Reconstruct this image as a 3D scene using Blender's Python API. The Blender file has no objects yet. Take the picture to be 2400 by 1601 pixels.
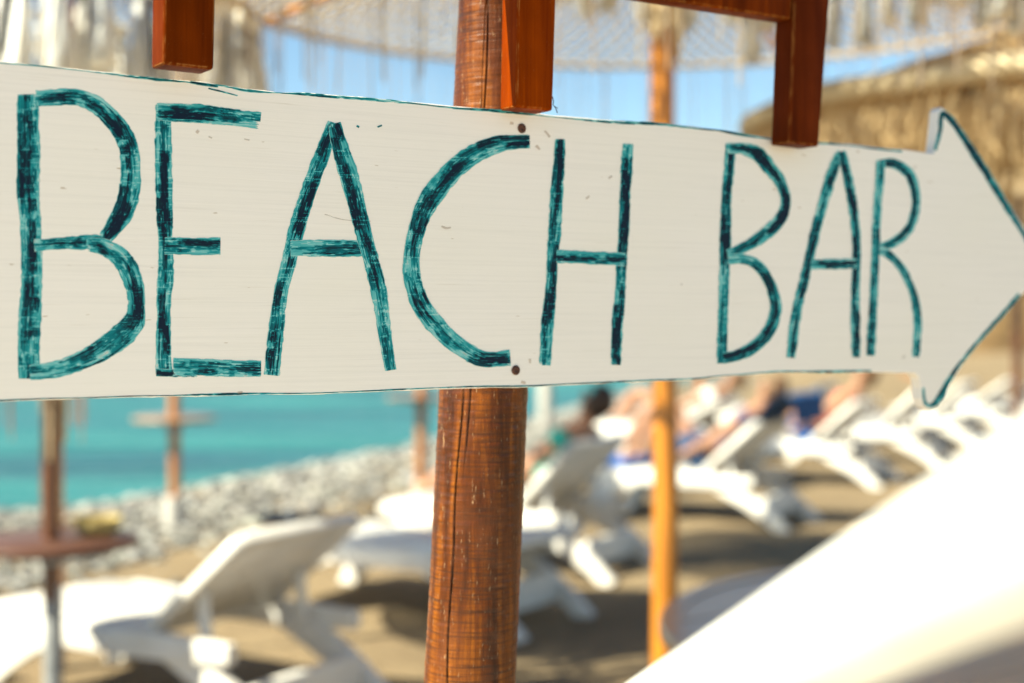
import bpy, bmesh, math, random
import numpy as np
from mathutils import Vector, Matrix
R = math.radians
random.seed(7); rng = np.random.default_rng(7)
S = bpy.context.scene
COL = S.collection

# ------------------------------------------------------------------ camera, sky, sun, exposure
EYE = 1.45
cam_d = bpy.data.cameras.new('camera'); cam = bpy.data.objects.new('camera', cam_d); COL.objects.link(cam)
cam.location = (0, 0, EYE); cam.rotation_euler = (R(90), 0, 0)
cam_d.lens = 50; cam_d.sensor_width = 36; cam_d.shift_y = -0.0230
cam_d.clip_start = 0.02; cam_d.clip_end = 6000
cam_d.dof.use_dof = True; cam_d.dof.focus_distance = 1.13; cam_d.dof.aperture_fstop = 3.3
S.camera = cam

SUN = Vector((-0.91, -0.42, 0)).normalized(); SUN_EL = R(43)
W = bpy.data.worlds.new('World'); S.world = W; W.use_nodes = True
nt = W.node_tree; nt.nodes.clear()
sky = nt.nodes.new('ShaderNodeTexSky'); sky.sky_type = 'NISHITA'; sky.sun_disc = False
sky.sun_elevation = SUN_EL; sky.sun_rotation = math.atan2(SUN.x, SUN.y)
sky.air_density = 1.0; sky.dust_density = 0.1; sky.ozone_density = 2.5; sky.altitude = 1200
bg = nt.nodes.new('ShaderNodeBackground'); bg.inputs['Strength'].default_value = 0.06
wo = nt.nodes.new('ShaderNodeOutputWorld')
nt.links.new(sky.outputs[0], bg.inputs[0]); nt.links.new(bg.outputs[0], wo.inputs[0])
sd = bpy.data.lights.new('sun', 'SUN'); sd.energy = 5.0; sd.angle = R(0.53); sd.color = (1, 0.90, 0.76)
so = bpy.data.objects.new('sun', sd); COL.objects.link(so)
so.rotation_euler = (SUN * math.cos(SUN_EL) + Vector((0, 0, math.sin(SUN_EL)))).to_track_quat('Z', 'Y').to_euler()
S.view_settings.view_transform = 'Standard'; S.view_settings.look = 'None'
S.view_settings.gamma = 1; S.view_settings.use_curve_mapping = False
S.view_settings.exposure = 1.68
S.view_settings.use_white_balance = True
S.view_settings.white_balance_temperature = 6750
S.view_settings.white_balance_tint = -3
S.cycles.max_bounces = 8; S.cycles.transparent_max_bounces = 24

# ------------------------------------------------------------------ materials
def lnk(t, a, b): t.links.new(a, b)
def mat(name, col, rough=0.6, coat=0.0, spec=0.5):
    m = bpy.data.materials.new(name); m.use_nodes = True
    p = m.node_tree.nodes['Principled BSDF']
    p.inputs['Base Color'].default_value = (*col, 1); p.inputs['Roughness'].default_value = rough
    p.inputs['Coat Weight'].default_value = coat; p.inputs['Coat Roughness'].default_value = 0.22
    p.inputs['Specular IOR Level'].default_value = spec
    return m, m.node_tree, p
def coords(t, scale=(1, 1, 1), rot=(0, 0, 0), kind='Object'):
    tc = t.nodes.new('ShaderNodeTexCoord'); mp = t.nodes.new('ShaderNodeMapping')
    mp.inputs['Scale'].default_value = scale; mp.inputs['Rotation'].default_value = rot
    lnk(t, tc.outputs[kind], mp.inputs[0]); return mp.outputs[0]
def noise(t, vec, scale=1, detail=4, rough=0.55, dist=0):
    n = t.nodes.new('ShaderNodeTexNoise'); n.inputs['Scale'].default_value = scale
    n.inputs['Detail'].default_value = detail; n.inputs['Roughness'].default_value = rough
    n.inputs['Distortion'].default_value = dist
    lnk(t, vec, n.inputs['Vector']); return n.outputs['Fac']
def ramp(t, fac, stops):
    r = t.nodes.new('ShaderNodeValToRGB'); e = r.color_ramp.elements
    while len(e) < len(stops): e.new(0.5)
    for k, (p, c) in enumerate(stops):
        e[k].position = p; e[k].color = (*c, 1) if len(c) == 3 else c
    lnk(t, fac, r.inputs[0]); return r.outputs[0]
def g(x): return (x, x, x)
def mixc(t, fac, a, b, mode='MIX'):
    n = t.nodes.new('ShaderNodeMix'); n.data_type = 'RGBA'; n.blend_type = mode
    for s, i in ((fac, 0), (a, 6), (b, 7)):
        if hasattr(s, 'is_linked'): lnk(t, s, n.inputs[i])
        else: n.inputs[i].default_value = s if i == 0 else (*s, 1)
    return n.outputs[2]
def bump(t, p, h, strength, dist):
    b = t.nodes.new('ShaderNodeBump'); b.inputs['Strength'].default_value = strength
    b.inputs['Distance'].default_value = dist
    lnk(t, h, b.inputs['Height']); lnk(t, b.outputs[0], p.inputs['Normal'])
def var_mat(name, c1, c2, scale=(8, 8, 8), rough=0.6, coat=0.0, bstr=0.0, bdist=0.002, lo=0.35, hi=0.65, spec=0.5, detail=5):
    m, t, p = mat(name, c1, rough, coat, spec)
    n = noise(t, coords(t, scale), 1, detail)
    lnk(t, ramp(t, n, [(lo, c1), (hi, c2)]), p.inputs['Base Color'])
    if bstr: bump(t, p, n, bstr, bdist)
    return m
M = {}
M['plastic'] = var_mat('white_resin', (0.74, 0.72, 0.69), (0.64, 0.61, 0.57), (5, 5, 5), 0.38)
M['rail'] = var_mat('white_rail_paint', (0.82, 0.81, 0.78), (0.74, 0.72, 0.68), (9, 9, 9), 0.45, bstr=0.2)
M['tassel'] = var_mat('cream_cotton', (0.90, 0.87, 0.80), (0.84, 0.77, 0.64), (60, 60, 6), 0.9, bstr=0.5)
_t = M['tassel'].node_tree; _o = _t.nodes['Material Output']; _p = _t.nodes['Principled BSDF']
_p.inputs['Subsurface Weight'].default_value = 1.0; _p.inputs['Subsurface Scale'].default_value = 0.05; _p.inputs['Subsurface Radius'].default_value = (1, 0.92, 0.8)
M['net'] = var_mat('tan_rope', (0.66, 0.53, 0.34), (0.46, 0.34, 0.2), (25, 25, 25), 0.9)
M['thread'] = var_mat('brown_thread', (0.22, 0.14, 0.09), (0.40, 0.33, 0.25), (4, 4, 0.4), 0.9)
M['redthread'] = var_mat('russet_thread', (0.26, 0.09, 0.05), (0.38, 0.2, 0.12), (9, 9, 1), 0.9)
M['darkpole'] = var_mat('dark_stained_wood', (0.13, 0.042, 0.012), (0.05, 0.016, 0.006), (50, 50, 5), 0.4, 0.3)
M['orangepole'] = var_mat('orange_stained_wood', (0.46, 0.19, 0.05), (0.28, 0.1, 0.03), (40, 40, 4), 0.45, 0.2)
M['yellowpole'] = var_mat('honey_varnished_wood', (0.52, 0.195, 0.016), (0.36, 0.125, 0.010), (35, 35, 3), 0.35, 0.4)
M['tabletop'] = var_mat('dark_table_varnish', (0.10, 0.045, 0.03), (0.06, 0.028, 0.02), (8, 60, 8), 0.5, 0.1, spec=0.2)
M['palewood'] = var_mat('pale_varnished_plank', (0.30, 0.17, 0.085), (0.22, 0.115, 0.055), (4, 60, 20), 0.35, 0.5)
M['steel'] = var_mat('galvanised_sleeve', (0.32, 0.33, 0.34), (0.2, 0.21, 0.22), (20, 20, 20), 0.45); 
M['whitebase'] = var_mat('white_painted_base', (0.45, 0.43, 0.40), (0.3, 0.285, 0.26), (12, 12, 12), 0.6)
M['straw'] = var_mat('woven_straw', (0.50, 0.40, 0.16), (0.34, 0.25, 0.09), (60, 60, 60), 0.8, bstr=0.4)
M['skin'] = var_mat('skin', (0.38, 0.20, 0.125), (0.33, 0.165, 0.10), (9, 9, 9), 0.55)
M['hair'] = var_mat('dark_hair', (0.028, 0.015, 0.01), (0.05, 0.026, 0.016), (60, 60, 60), 0.5)
M['brownhair'] = var_mat('brown_hair', (0.10, 0.05, 0.02), (0.16, 0.08, 0.035), (60, 60, 60), 0.5)
for k, c in (('teal', (0.02, 0.28, 0.25)), ('navy', (0.012, 0.075, 0.22)), ('mauve', (0.15, 0.11, 0.16)), ('blue', (0.02, 0.12, 0.42)),
             ('whitecloth', (0.75, 0.74, 0.72)), ('coral', (0.6, 0.2, 0.12)), ('black', (0.02, 0.02, 0.022)), ('denim', (0.02, 0.06, 0.15))):
    M[k] = var_mat(k + '_fabric', c, tuple(x * 0.75 for x in c), (14, 14, 14), 0.85, bstr=0.3)

# varnished brown timber of the hanging frame (grain runs along local z)
def timber(name, light, dark, grain=(90, 90, 3.5), coat=0.0):
    m, t, p = mat(name, light, 0.5, coat, 0.02)
    n1 = noise(t, coords(t, grain), 1, 6, 0.6, 0.4)
    n2 = noise(t, coords(t, (18, 18, 9)), 1, 3)
    n3 = noise(t, coords(t, (420, 420, 9)), 1, 3)
    c = ramp(t, n1, [(0.28, dark), (0.62, light)])
    c = mixc(t, ramp(t, n2, [(0.4, g(0)), (0.72, g(0.6))]), c, tuple(x * 0.45 for x in dark))
    c = mixc(t, ramp(t, n3, [(0.45, g(0)), (0.75, g(0.55))]), c, dark)
    bv = t.nodes.new('ShaderNodeBevel'); bv.inputs[0].default_value = 0.0022; bv.samples = 6
    ge = t.nodes.new('ShaderNodeNewGeometry'); dp = t.nodes.new('ShaderNodeVectorMath'); dp.operation = 'DOT_PRODUCT'
    lnk(t, bv.outputs[0], dp.inputs[0]); lnk(t, ge.outputs['True Normal'], dp.inputs[1])
    wear_highlight = mixc(t, ramp(t, noise(t, coords(t, (260, 260, 60)), 1, 4), [(0.42, g(0)), (0.6, g(1))]), (0, 0, 0), ramp(t, dp.outputs['Value'], [(0.9, g(0.9)), (0.985, g(0))]))  # pale edges: wear, plus the edge highlight painted into the colour
    c = mixc(t, wear_highlight, c, (0.5, 0.24, 0.07))
    dust = ramp(t, noise(t, coords(t, (900, 900, 900)), 1, 2), [(0.7, g(0)), (0.76, g(0.35))])
    c = mixc(t, dust, c, (0.35, 0.2, 0.11))
    lnk(t, c, p.inputs['Base Color']); bump(t, p, n3, 0.25, 0.0006)
    lnk(t, ramp(t, n2, [(0.3, g(0.3)), (0.75, g(0.55))]), p.inputs['Roughness'])
    return m
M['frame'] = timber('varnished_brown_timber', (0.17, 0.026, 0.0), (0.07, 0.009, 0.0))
M['frame_lit'] = timber('lit_brown_timber', (0.29, 0.044, 0.0), (0.12, 0.013, 0.0))  # lit copy of the frame timber, sunlit tone of the middle leg in its colour
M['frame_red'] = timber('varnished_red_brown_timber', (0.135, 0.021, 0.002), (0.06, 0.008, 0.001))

# sign pole: ridged, tool-marked
m, t, p = mat('sign_pole_wood', (0.3, 0.1, 0.02), 0.5, 0.22, 0.12)
rid = noise(t, coords(t, (16, 16, 340)), 1, 3, 0.6, 0.12)
ver = noise(t, coords(t, (80, 80, 5)), 1, 6, 0.6, 0.3)
blot = noise(t, coords(t, (22, 22, 12)), 1, 4)
fine = noise(t, coords(t, (500, 500, 60)), 1, 4, 0.7)
c = ramp(t, ver, [(0.3, (0.02, 0.004, 0.0)), (0.5, (0.085, 0.019, 0.001)), (0.72, (0.26, 0.075, 0.004))])
c = mixc(t, ramp(t, rid, [(0.46, g(0)), (0.66, g(0.82))]), c, (0.035, 0.011, 0.004))
c = mixc(t, ramp(t, blot, [(0.45, g(0)), (0.75, g(0.7))]), c, (0.12, 0.035, 0.01))
c = mixc(t, ramp(t, fine, [(0.63, g(0)), (0.7, g(0.5))]), c, (0.55, 0.36, 0.2))
ca = t.nodes.new('ShaderNodeAttribute'); ca.attribute_name = 'crack'
c = mixc(t, ca.outputs['Fac'], c, (0.012, 0.006, 0.004))
lnk(t, c, p.inputs['Base Color'])
lnk(t, ramp(t, fine, [(0.3, g(0.28)), (0.75, g(0.5))]), p.inputs['Roughness'])
ad = t.nodes.new('ShaderNodeMath'); ad.operation = 'MULTIPLY_ADD'; lnk(t, rid, ad.inputs[0]); ad.inputs[1].default_value = -1.0; lnk(t, fine, ad.inputs[2])
bump(t, p, ad.outputs[0], 0.55, 0.0012)
M['signpole'] = m

# painted board and ink
BOARD = (0.78, 0.71, 0.655)
def board_mat():
    m, t, p = mat('cream_painted_board', BOARD, 0.5)
    gr = noise(t, coords(t, (5, 5, 420)), 1, 5, 0.6, 0.6)
    gr2 = noise(t, coords(t, (12, 12, 900)), 1, 3, 0.6)
    big = noise(t, coords(t, (6, 6, 9)), 1, 3)
    dirt = noise(t, coords(t, (52, 52, 230)), 1, 2, 0.5)
    gate = noise(t, coords(t, (9, 9, 14)), 1, 2)
    c = ramp(t, gr, [(0.25, tuple(x * 0.93 for x in BOARD)), (0.5, BOARD), (0.8, tuple(min(0.9, x * 1.03) for x in BOARD))])
    c = mixc(t, ramp(t, big, [(0.35, g(0)), (0.8, g(0.35))]), c, (0.76, 0.70, 0.585))
    gr3 = ramp(t, gr2, [(0.64, g(0)), (0.74, g(0.38))])
    c = mixc(t, gr3, c, (0.5, 0.40, 0.3))
    dd = ramp(t, dirt, [(0.725, g(0)), (0.76, g(0.7))])
    c = mixc(t, mixc(t, ramp(t, gate, [(0.52, g(0)), (0.6, g(1))]), (0, 0, 0), dd, 'MULTIPLY') if False else dd, c, (0.36, 0.24, 0.13))
    lnk(t, c, p.inputs['Base Color']); bump(t, p, gr, 0.35, 0.0005)
    return m
M['board'] = board_mat()
m, t, p = mat('teal_marker_ink', (0.1, 0.4, 0.4), 0.5, 0, 0.12)
at = t.nodes.new('ShaderNodeAttribute'); at.attribute_name = 'ink'
comb = t.nodes.new('ShaderNodeCombineColor')
for i, T in enumerate((0.12, 0.525, 0.575)):
    pw = t.nodes.new('ShaderNodeMath'); pw.operation = 'POWER'; pw.inputs[0].default_value = T
    lnk(t, at.outputs['Fac'], pw.inputs[1])
    ml = t.nodes.new('ShaderNodeMath'); ml.operation = 'MULTIPLY'; lnk(t, pw.outputs[0], ml.inputs[0]); ml.inputs[1].default_value = BOARD[i]
    fl = t.nodes.new('ShaderNodeMath'); fl.operation = 'MAXIMUM'; lnk(t, ml.outputs[0], fl.inputs[0]); fl.inputs[1].default_value = (0.003, 0.011, 0.026)[i]
    lnk(t, fl.outputs[0], comb.inputs[i])
lnk(t, comb.outputs[0], p.inputs['Base Color'])
lnk(t, ramp(t, at.outputs['Fac'], [(0.05, g(0)), (0.34, g(1))]), p.inputs['Alpha'])
M['ink'] = m
M['rust'] = var_mat('rusty_steel', (0.10, 0.032, 0.015), (0.05, 0.018, 0.01), (300, 300, 300), 0.7, bstr=0.5, bdist=0.0005)

# ground, sea, hills
m, t, p = mat('dark_beach_sand', (0.15, 0.12, 0.09), 0.95, 0, 0.2)
a = noise(t, coords(t, (1.3, 1.3, 1.3)), 1, 6); b = noise(t, coords(t, (28, 28, 28)), 1, 4, 0.7)
c = ramp(t, a, [(0.3, (0.125, 0.088, 0.052)), (0.7, (0.23, 0.17, 0.10))])
c = mixc(t, ramp(t, b, [(0.35, g(0)), (0.7, g(0.6))]), c, (0.32, 0.245, 0.15))
lnk(t, c, p.inputs['Base Color']); bump(t, p, b, 0.8, 0.03); M['sand'] = m
m, t, p = mat('turquoise_sea', (0.02, 0.2, 0.2), 0.3, 0, 0.22)
w1 = noise(t, coords(t, (0.13, 0.7, 1), (0, 0, R(-14))), 1, 5, 0.62, 0.5)
w2 = noise(t, coords(t, (0.05, 0.22, 1), (0, 0, R(-12))), 1, 5)
c = ramp(t, w1, [(0.40, (0.003, 0.05, 0.062)), (0.60, (0.022, 0.175, 0.152))])
c = mixc(t, ramp(t, w2, [(0.35, g(0)), (0.7, g(0.5))]), c, (0.006, 0.095, 0.115))
lnk(t, c, p.inputs['Base Color']); bump(t, p, w1, 1.0, 0.6); M['sea'] = m
def hill_mat(name, c1, c2, c3, s, st=1.0):
    m, t, p = mat(name, c1, 1.0, 0, 0.1)
    n = noise(t, coords(t, (s * st, s, s / st)), 1, 8, 0.65); n2 = noise(t, coords(t, (s * 5, s * 5, s * 5)), 1, 5)
    c = ramp(t, n, [(0.3, c1), (0.5, c2), (0.72, c3)])
    c = mixc(t, ramp(t, n2, [(0.5, g(0)), (0.68, g(0.75))]), c, tuple(x * 0.35 for x in c1))
    lnk(t, c, p.inputs['Base Color']); return m
M['cliff'] = hill_mat('pale_tan_cliff', (0.20, 0.13, 0.066), (0.26, 0.175, 0.095), (0.31, 0.22, 0.125), 0.06, 3.0)
M['scrub'] = hill_mat('brown_scrub_slope', (0.06, 0.038, 0.02), (0.12, 0.075, 0.034), (0.19, 0.125, 0.06), 0.16, 3.0)

# ------------------------------------------------------------------ mesh helpers
def tag(o, label=None, cat=None, group=None, kind=None):
    if label: o['label'] = label
    if cat: o['category'] = cat
    if group: o['group'] = group
    if kind: o['kind'] = kind
    return o
def empty(name, loc, label, cat, group=None, rz=0):
    o = bpy.data.objects.new(name, None); COL.objects.link(o); o.location = loc; o.rotation_euler = (0, 0, rz)
    o.empty_display_size = 0.1
    return tag(o, label, cat, group)
def link(name, me, m, parent=None, smooth=True):
    if m: me.materials.append(m)
    if smooth:
        me.polygons.foreach_set('use_smooth', [True] * len(me.polygons))
    o = bpy.data.objects.new(name, me); COL.objects.link(o)
    if parent: o.parent = parent
    return o
def pyobj(name, vs, fs, m, parent=None, smooth=True):
    me = bpy.data.meshes.new(name); me.from_pydata([tuple(v) for v in vs], [], fs); me.update()
    return link(name, me, m, parent, smooth)
class MB:
    def __init__(s): s.v = []; s.f = []
    def hexa(s, c8):      # 4 corners then the 4 opposite ones
        b = len(s.v); s.v += [tuple(x) for x in c8]
        s.f += [tuple(b + i for i in q) for q in ((3, 2, 1, 0), (4, 5, 6, 7), (0, 1, 5, 4), (1, 2, 6, 5), (2, 3, 7, 6), (3, 0, 4, 7))]
    def box(s, x0, x1, y0, y1, z0, z1):
        s.hexa([(x0, y0, z0), (x1, y0, z0), (x1, y1, z0), (x0, y1, z0), (x0, y0, z1), (x1, y0, z1), (x1, y1, z1), (x0, y1, z1)])
    def tube(s, pts, rad, n=8, caps=True, flat=1.0):
        pts = [Vector(p) for p in pts]; rad = rad if hasattr(rad, '__len__') else [rad] * len(pts)
        base = len(s.v); up = Vector((0, 0, 1))
        for i, p in enumerate(pts):
            d = (pts[min(i + 1, len(pts) - 1)] - pts[max(i - 1, 0)]).normalized()
            if abs(d.dot(up)) > 0.98:
                if i == 0: up = Vector((1, 0, 0)) if abs(d.z) > 0.98 else up
            x = up.cross(d)
            if x.length < 1e-4: x = Vector((1, 0, 0))
            x.normalize(); y = d.cross(x)
            for k in range(n):
                a = 2 * math.pi * k / n
                s.v.append(tuple(p + rad[i] * (math.cos(a) * x * flat + math.sin(a) * y)))
        for i in range(len(pts) - 1):
            for k in range(n):
                a = base + i * n + k; b = base + i * n + (k + 1) % n
                s.f.append((a, b, b + n, a + n))
        if caps:
            s.f.append(tuple(base + k for k in reversed(range(n))))
            s.f.append(tuple(base + (len(pts) - 1) * n + k for k in range(n)))
    def lathe(s, prof, n=24, c=(0, 0, 0)):
        base = len(s.v)
        for r, z in prof:
            for k in range(n):
                a = 2 * math.pi * k / n; s.v.append((c[0] + r * math.cos(a), c[1] + r * math.sin(a), c[2] + z))
        for i in range(len(prof) - 1):
            for k in range(n):
                a = base + i * n + k; b = base + i * n + (k + 1) % n; s.f.append((a, b, b + n, a + n))
        s.f.append(tuple(base + k for k in reversed(range(n))))
        s.f.append(tuple(base + (len(prof) - 1) * n + k for k in range(n)))
    def build(s, name, m, parent=None, smooth=True, bevel=0, seg=2, autosmooth=False):
        o = pyobj(name, s.v, s.f, m, parent, smooth)
        if bevel:
            bm = bmesh.new(); bm.from_mesh(o.data)
            bmesh.ops.bevel(bm, geom=[e for e in bm.edges if len(e.link_faces) == 2 and e.calc_face_angle(0) > 0.5], offset=bevel, segments=seg, affect='EDGES', profile=0.6)
            bm.to_mesh(o.data); bm.free()
            o.data.polygons.foreach_set('use_smooth', [smooth] * len(o.data.polygons))
        if smooth:
            try: o.data.set_sharp_from_angle(angle=R(50))
            except Exception: pass
        return o
def copy_tree(o, parent=None):
    c = o.copy(); COL.objects.link(c)
    if parent: c.parent = parent
    for ch in list(o.children): copy_tree(ch, c)
    return c

# ------------------------------------------------------------------ the ground, sea and hills
SHX = [-400, -60, -12, -4.8, -3.5, -1.37, 0.6, 6, 30, 90, 200]
SHY = [-260, -20, 11.3, 13.2, 13.9, 19, 25, 45, 110, 260, 420]
def shore(x): return np.interp(x, SHX, SHY)
def ground_z(x, y):
    d = (shore(x) - y)
    k = np.clip((d + 1.0) / 6.0, -1.2, 1); k = np.where(k > 0, 1 - (1 - k) ** 2, k)
    return -0.62 + 0.62 * k
xs = np.unique(np.concatenate([np.linspace(-14, 14, 113), np.linspace(14, 500, 40), -np.linspace(14, 500, 40)]))
ys = np.unique(np.concatenate([np.linspace(-6, 32, 120), np.linspace(32, 900, 50), -np.linspace(6, 300, 20)]))
gx, gy = np.meshgrid(xs, ys); gz = ground_z(gx, gy)
near = (gy > 2) & (gy < 30)
gz = gz + np.where(near, 0.02 * np.sin(gx * 3.1 + gy * 1.7) * np.sin(gy * 2.3 - gx), 0) + np.where(near, rng.normal(0, 0.008, gx.shape), 0)
nx = len(xs); ny = len(ys)
gf = [(j * nx + i, j * nx + i + 1, (j + 1) * nx + i + 1, (j + 1) * nx + i) for j in range(ny - 1) for i in range(nx - 1)]
tag(pyobj('beach_ground', np.stack([gx.ravel(), gy.ravel(), gz.ravel()], 1), gf, M['sand']), kind='structure')
tz = 0.02
mb_t = [(-7, -9, tz), (5, -9, tz), (5, 1.05, tz), (-7, 1.05, tz)]
sx = 4000
tag(pyobj('sea', [(-sx, -sx, -0.45), (sx, -sx, -0.45), (sx, 5000, -0.45), (-sx, 5000, -0.45)], [(0, 1, 2, 3)], M['sea']), kind='structure')

M['bounce_terrace'] = var_mat('bounce_paving', (0.58, 0.53, 0.45), (0.48, 0.43, 0.36), (2.2, 2.2, 2.2), 0.85, bstr=0.2, bdist=0.01)
tag(pyobj('bounce_terrace', mb_t + [(x, y, -.3) for x, y, z in mb_t], [(0, 1, 2, 3), (0, 4, 5, 1), (1, 5, 6, 2), (2, 6, 7, 3), (3, 7, 4, 0)], M['bounce_terrace'], None, False), kind='structure')  # unseen pale slab added around the camera to bounce sunlight onto the sign
def ridge(name, prof, y, depth, m, amp):
    # prof: (x, height) along the crest at distance y; slope falls to the near side
    px = np.array([q[0] for q in prof]); ph = np.array([q[1] for q in prof])
    X = np.linspace(px[0], px[-1], 150); H = np.interp(X, px, ph)
    vs = []; rows = 26
    for j in range(rows):
        f = j / (rows - 1)
        k = f ** 0.8 if f <= 0.75 else 1 - 0.0 * f
        yy = y - depth * (1 - f / 0.75) if f <= 0.75 else y + depth * (f - 0.75)
        hh = (f / 0.75) ** 0.75 if f <= 0.75 else 1 - (f - 0.75) * 2.2
        jit = rng.normal(0, 1, 150)
        jit = np.convolve(jit, np.ones(5) / 5, 'same')
        bump_ = amp * jit * (0.15 + 0.85 * min(1, f * 1.4))
        for i in range(150):
            vs.append((X[i] + (rng.random() - 0.5) * 0.6, yy, -0.7 + max(0.0, H[i] * hh + bump_[i] * min(1, H[i] / 8))))
    fs = [(j * 150 + i, j * 150 + i + 1, (j + 1) * 150 + i + 1, (j + 1) * 150 + i) for j in range(rows - 1) for i in range(149)]
    return tag(pyobj(name, vs, fs, m), kind='structure')
def PX(u, Y): return (u - 1175) / 3265 * Y
def PZ(v, Y): return EYE - (v - 730) / 3265 * Y
Yb = 210
ridge('cliff', [(PX(u, Yb), max(0.2, PZ(v, Yb) + 0.7)) for u, v in ((1480, 725), (1600, 520), (1700, 360), (1760, 330), (1900, 285), (2100, 250), (2351, 200), (2700, 120), (3400, 0), (4600, -60))], Yb, 60, M['cliff'], 1.2)
Yh = 120
ridge('hillside', [(PX(u, Yh), max(0.2, PZ(v, Yh) + 0.7)) for u, v in ((1700, 724), (1800, 480), (1900, 350), (2000, 320), (2100, 300), (2351, 250), (2700, 160), (3400, 60), (5000, 0))], Yh, 62, M['scrub'], 0.9)

# pebble strip along the water
vs = []; fs = []; cols = []
ico = bmesh.new(); bmesh.ops.create_icosphere(ico, subdivisions=1, radius=1)
iv = np.array([v.co[:] for v in ico.verts]); ifc = [tuple(v.index for v in f.verts) for f in ico.faces]; ico.free()
def stones(n, xr, dr, smin, smax):
    for _ in range(n):
        x = random.uniform(*xr); y = float(shore(x)) - random.uniform(*dr)
        if y < 5.5: continue
        s = random.uniform(smin, smax) * (1 + 0.6 * (random.random() ** 4) * 2)
        z = float(ground_z(np.array(x), np.array(y)))
        A = np.array(Matrix.Rotation(random.uniform(0, 6.28), 3, 'Z') @ Matrix.Rotation(random.uniform(-.4, .4), 3, 'X'))
        q = (iv * np.array([1, random.uniform(.6, .95), random.uniform(.4, .65)]) * s * (1 + rng.normal(0, .05, (len(iv), 1)))) @ A.T + np.array([x, y, z + s * 0.22])
        b = len(vs); vs.extend(map(tuple, q)); fs.extend(tuple(b + i for i in f) for f in ifc)
        r = random.random(); v = random.uniform(.27, .42) if r > .7 else (random.uniform(.11, .2) if r > .3 else random.uniform(.03, .07))
        cols.extend([(v * random.uniform(.98, 1.06), v, v * random.uniform(.86, 1.0), 1)] * len(q))
stones(20000, (-7, 2.5), (-0.3, 8.5), 0.018, 0.044)
stones(1500, (-4, 6), (4, 12), 0.012, 0.035)
m, t, p = mat('beach_pebbles', (0.4, 0.4, 0.38), 0.7)
at = t.nodes.new('ShaderNodeAttribute'); at.attribute_name = 'stone'
n = noise(t, coords(t, (40, 40, 40)), 1, 4)
lnk(t, mixc(t, ramp(t, n, [(0.4, g(0)), (0.7, g(0.3))]), at.outputs['Color'], (0.3, 0.27, 0.23)), p.inputs['Base Color'])
o = pyobj('pebbles', vs, fs, m)
ca = o.data.color_attributes.new('stone', 'FLOAT_COLOR', 'POINT'); ca.data.foreach_set('color', np.array(cols, dtype=np.float32).ravel())
tag(o, kind='stuff')

# ------------------------------------------------------------------ the arrow sign (board plane measured from the photograph)
F = 3265.0
P0 = np.array([-0.3599, 1.0]); P1 = np.array([0.4362, 1.523])
DIR = (P1 - P0) / np.linalg.norm(P1 - P0); NRM = np.array([DIR[1], -DIR[0]])      # NRM faces the viewer
def on_board(u, v, off=0.0):
    """photo pixel -> (along, height) on the plane of the board moved off metres towards the viewer"""
    d = np.array([(u - 1175) / F, 1.0]); k = (P0 @ NRM + off) / (d @ NRM)
    P = d * k
    return float((P - P0 - NRM * off) @ DIR), float(-(v - 730) / F * k)
SIGN = bpy.data.objects.new('arrow_sign', None); COL.objects.link(SIGN); SIGN.empty_display_size = .1
SIGN.matrix_world = Matrix(((DIR[0], -NRM[0], 0, P0[0]), (DIR[1], -NRM[1], 0, P0[1]), (0, 0, 1, EYE), (0, 0, 0, 1)))   # local x along board, y into it, z up
tag(SIGN, 'cream painted wooden arrow sign hand lettered BEACH BAR in teal on the pole', 'sign')
outline_px = [(-70, 133), (0, 140), (90, 148), (180, 158), (270, 169), (352, 178), (430, 184), (500, 193), (570, 204), (640, 211), (700, 213), (760, 217), (830, 222), (900, 230), (970, 236),
    (1040, 244), (1150, 253), (1270, 265), (1400, 275), (1500, 281), (1590, 290), (1650, 297), (1700, 306), (1770, 316), (1830, 321), (1890, 326), (1950, 331), (2000, 337), (2070, 343), (2145, 352),
    (2149, 320), (2152, 280), (2155, 254), (2161, 247), (2170, 252), (2182, 264), (2205, 294), (2232, 334), (2265, 386), (2300, 440), (2330, 490), (2351, 522), (2385, 578), (2403, 604), (2400, 616), (2351, 672),
    (2300, 731), (2252, 785), (2212, 834), (2182, 880), (2167, 914), (2152, 934), (2134, 942), (2121, 934), (2115, 914), (2114, 888), (2110, 868), (2100, 857),
    (2000, 855), (1900, 857), (1840, 856), (1780, 856), (1700, 863), (1640, 868), (1590, 873), (1500, 876), (1400, 880), (1300, 885), (1215, 889), (1100, 891), (1000, 894), (900, 898), (800, 903), (700, 906), (600, 906), (500, 909), (400, 911), (300, 913), (200, 916), (100, 919), (0, 922), (-70, 925)]
ol = [on_board(u, v) for u, v in outline_px]
# thicken the polyline and add a little saw wobble
pts = []
for i in range(len(ol)):
    a = Vector(ol[i]); b = Vector(ol[(i + 1) % len(ol)]); n = max(1, int((b - a).length / 0.012))
    for k in range(n):
        q = a.lerp(b, k / n); pts.append((q.x + random.gauss(0, .00022), q.y + random.gauss(0, .00022)))
T = 0.0125
bm = bmesh.new(); vsb = [bm.verts.new((x, 0, z)) for x, z in pts]
face = bm.faces.new(vsb); bm.normal_update()
if face.normal.y > 0: face.normal_flip()
ex = bmesh.ops.extrude_face_region(bm, geom=[face])
bmesh.ops.translate(bm, vec=(0, T, 0), verts=[e for e in ex['geom'] if isinstance(e, bmesh.types.BMVert)])
back = [f for f in bm.faces if f.is_valid and len(f.verts) > 8]
bmesh.ops.recalc_face_normals(bm, faces=bm.faces)
bm.normal_update()
front_edges = [e for e in bm.edges if all(abs(v.co.y) < 1e-6 for v in e.verts)]
bmesh.ops.bevel(bm, geom=front_edges, offset=0.0011, segments=2, affect='EDGES', profile=0.5)
bmesh.ops.triangulate(bm, faces=[f for f in bm.faces if len(f.verts) > 4])
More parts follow.
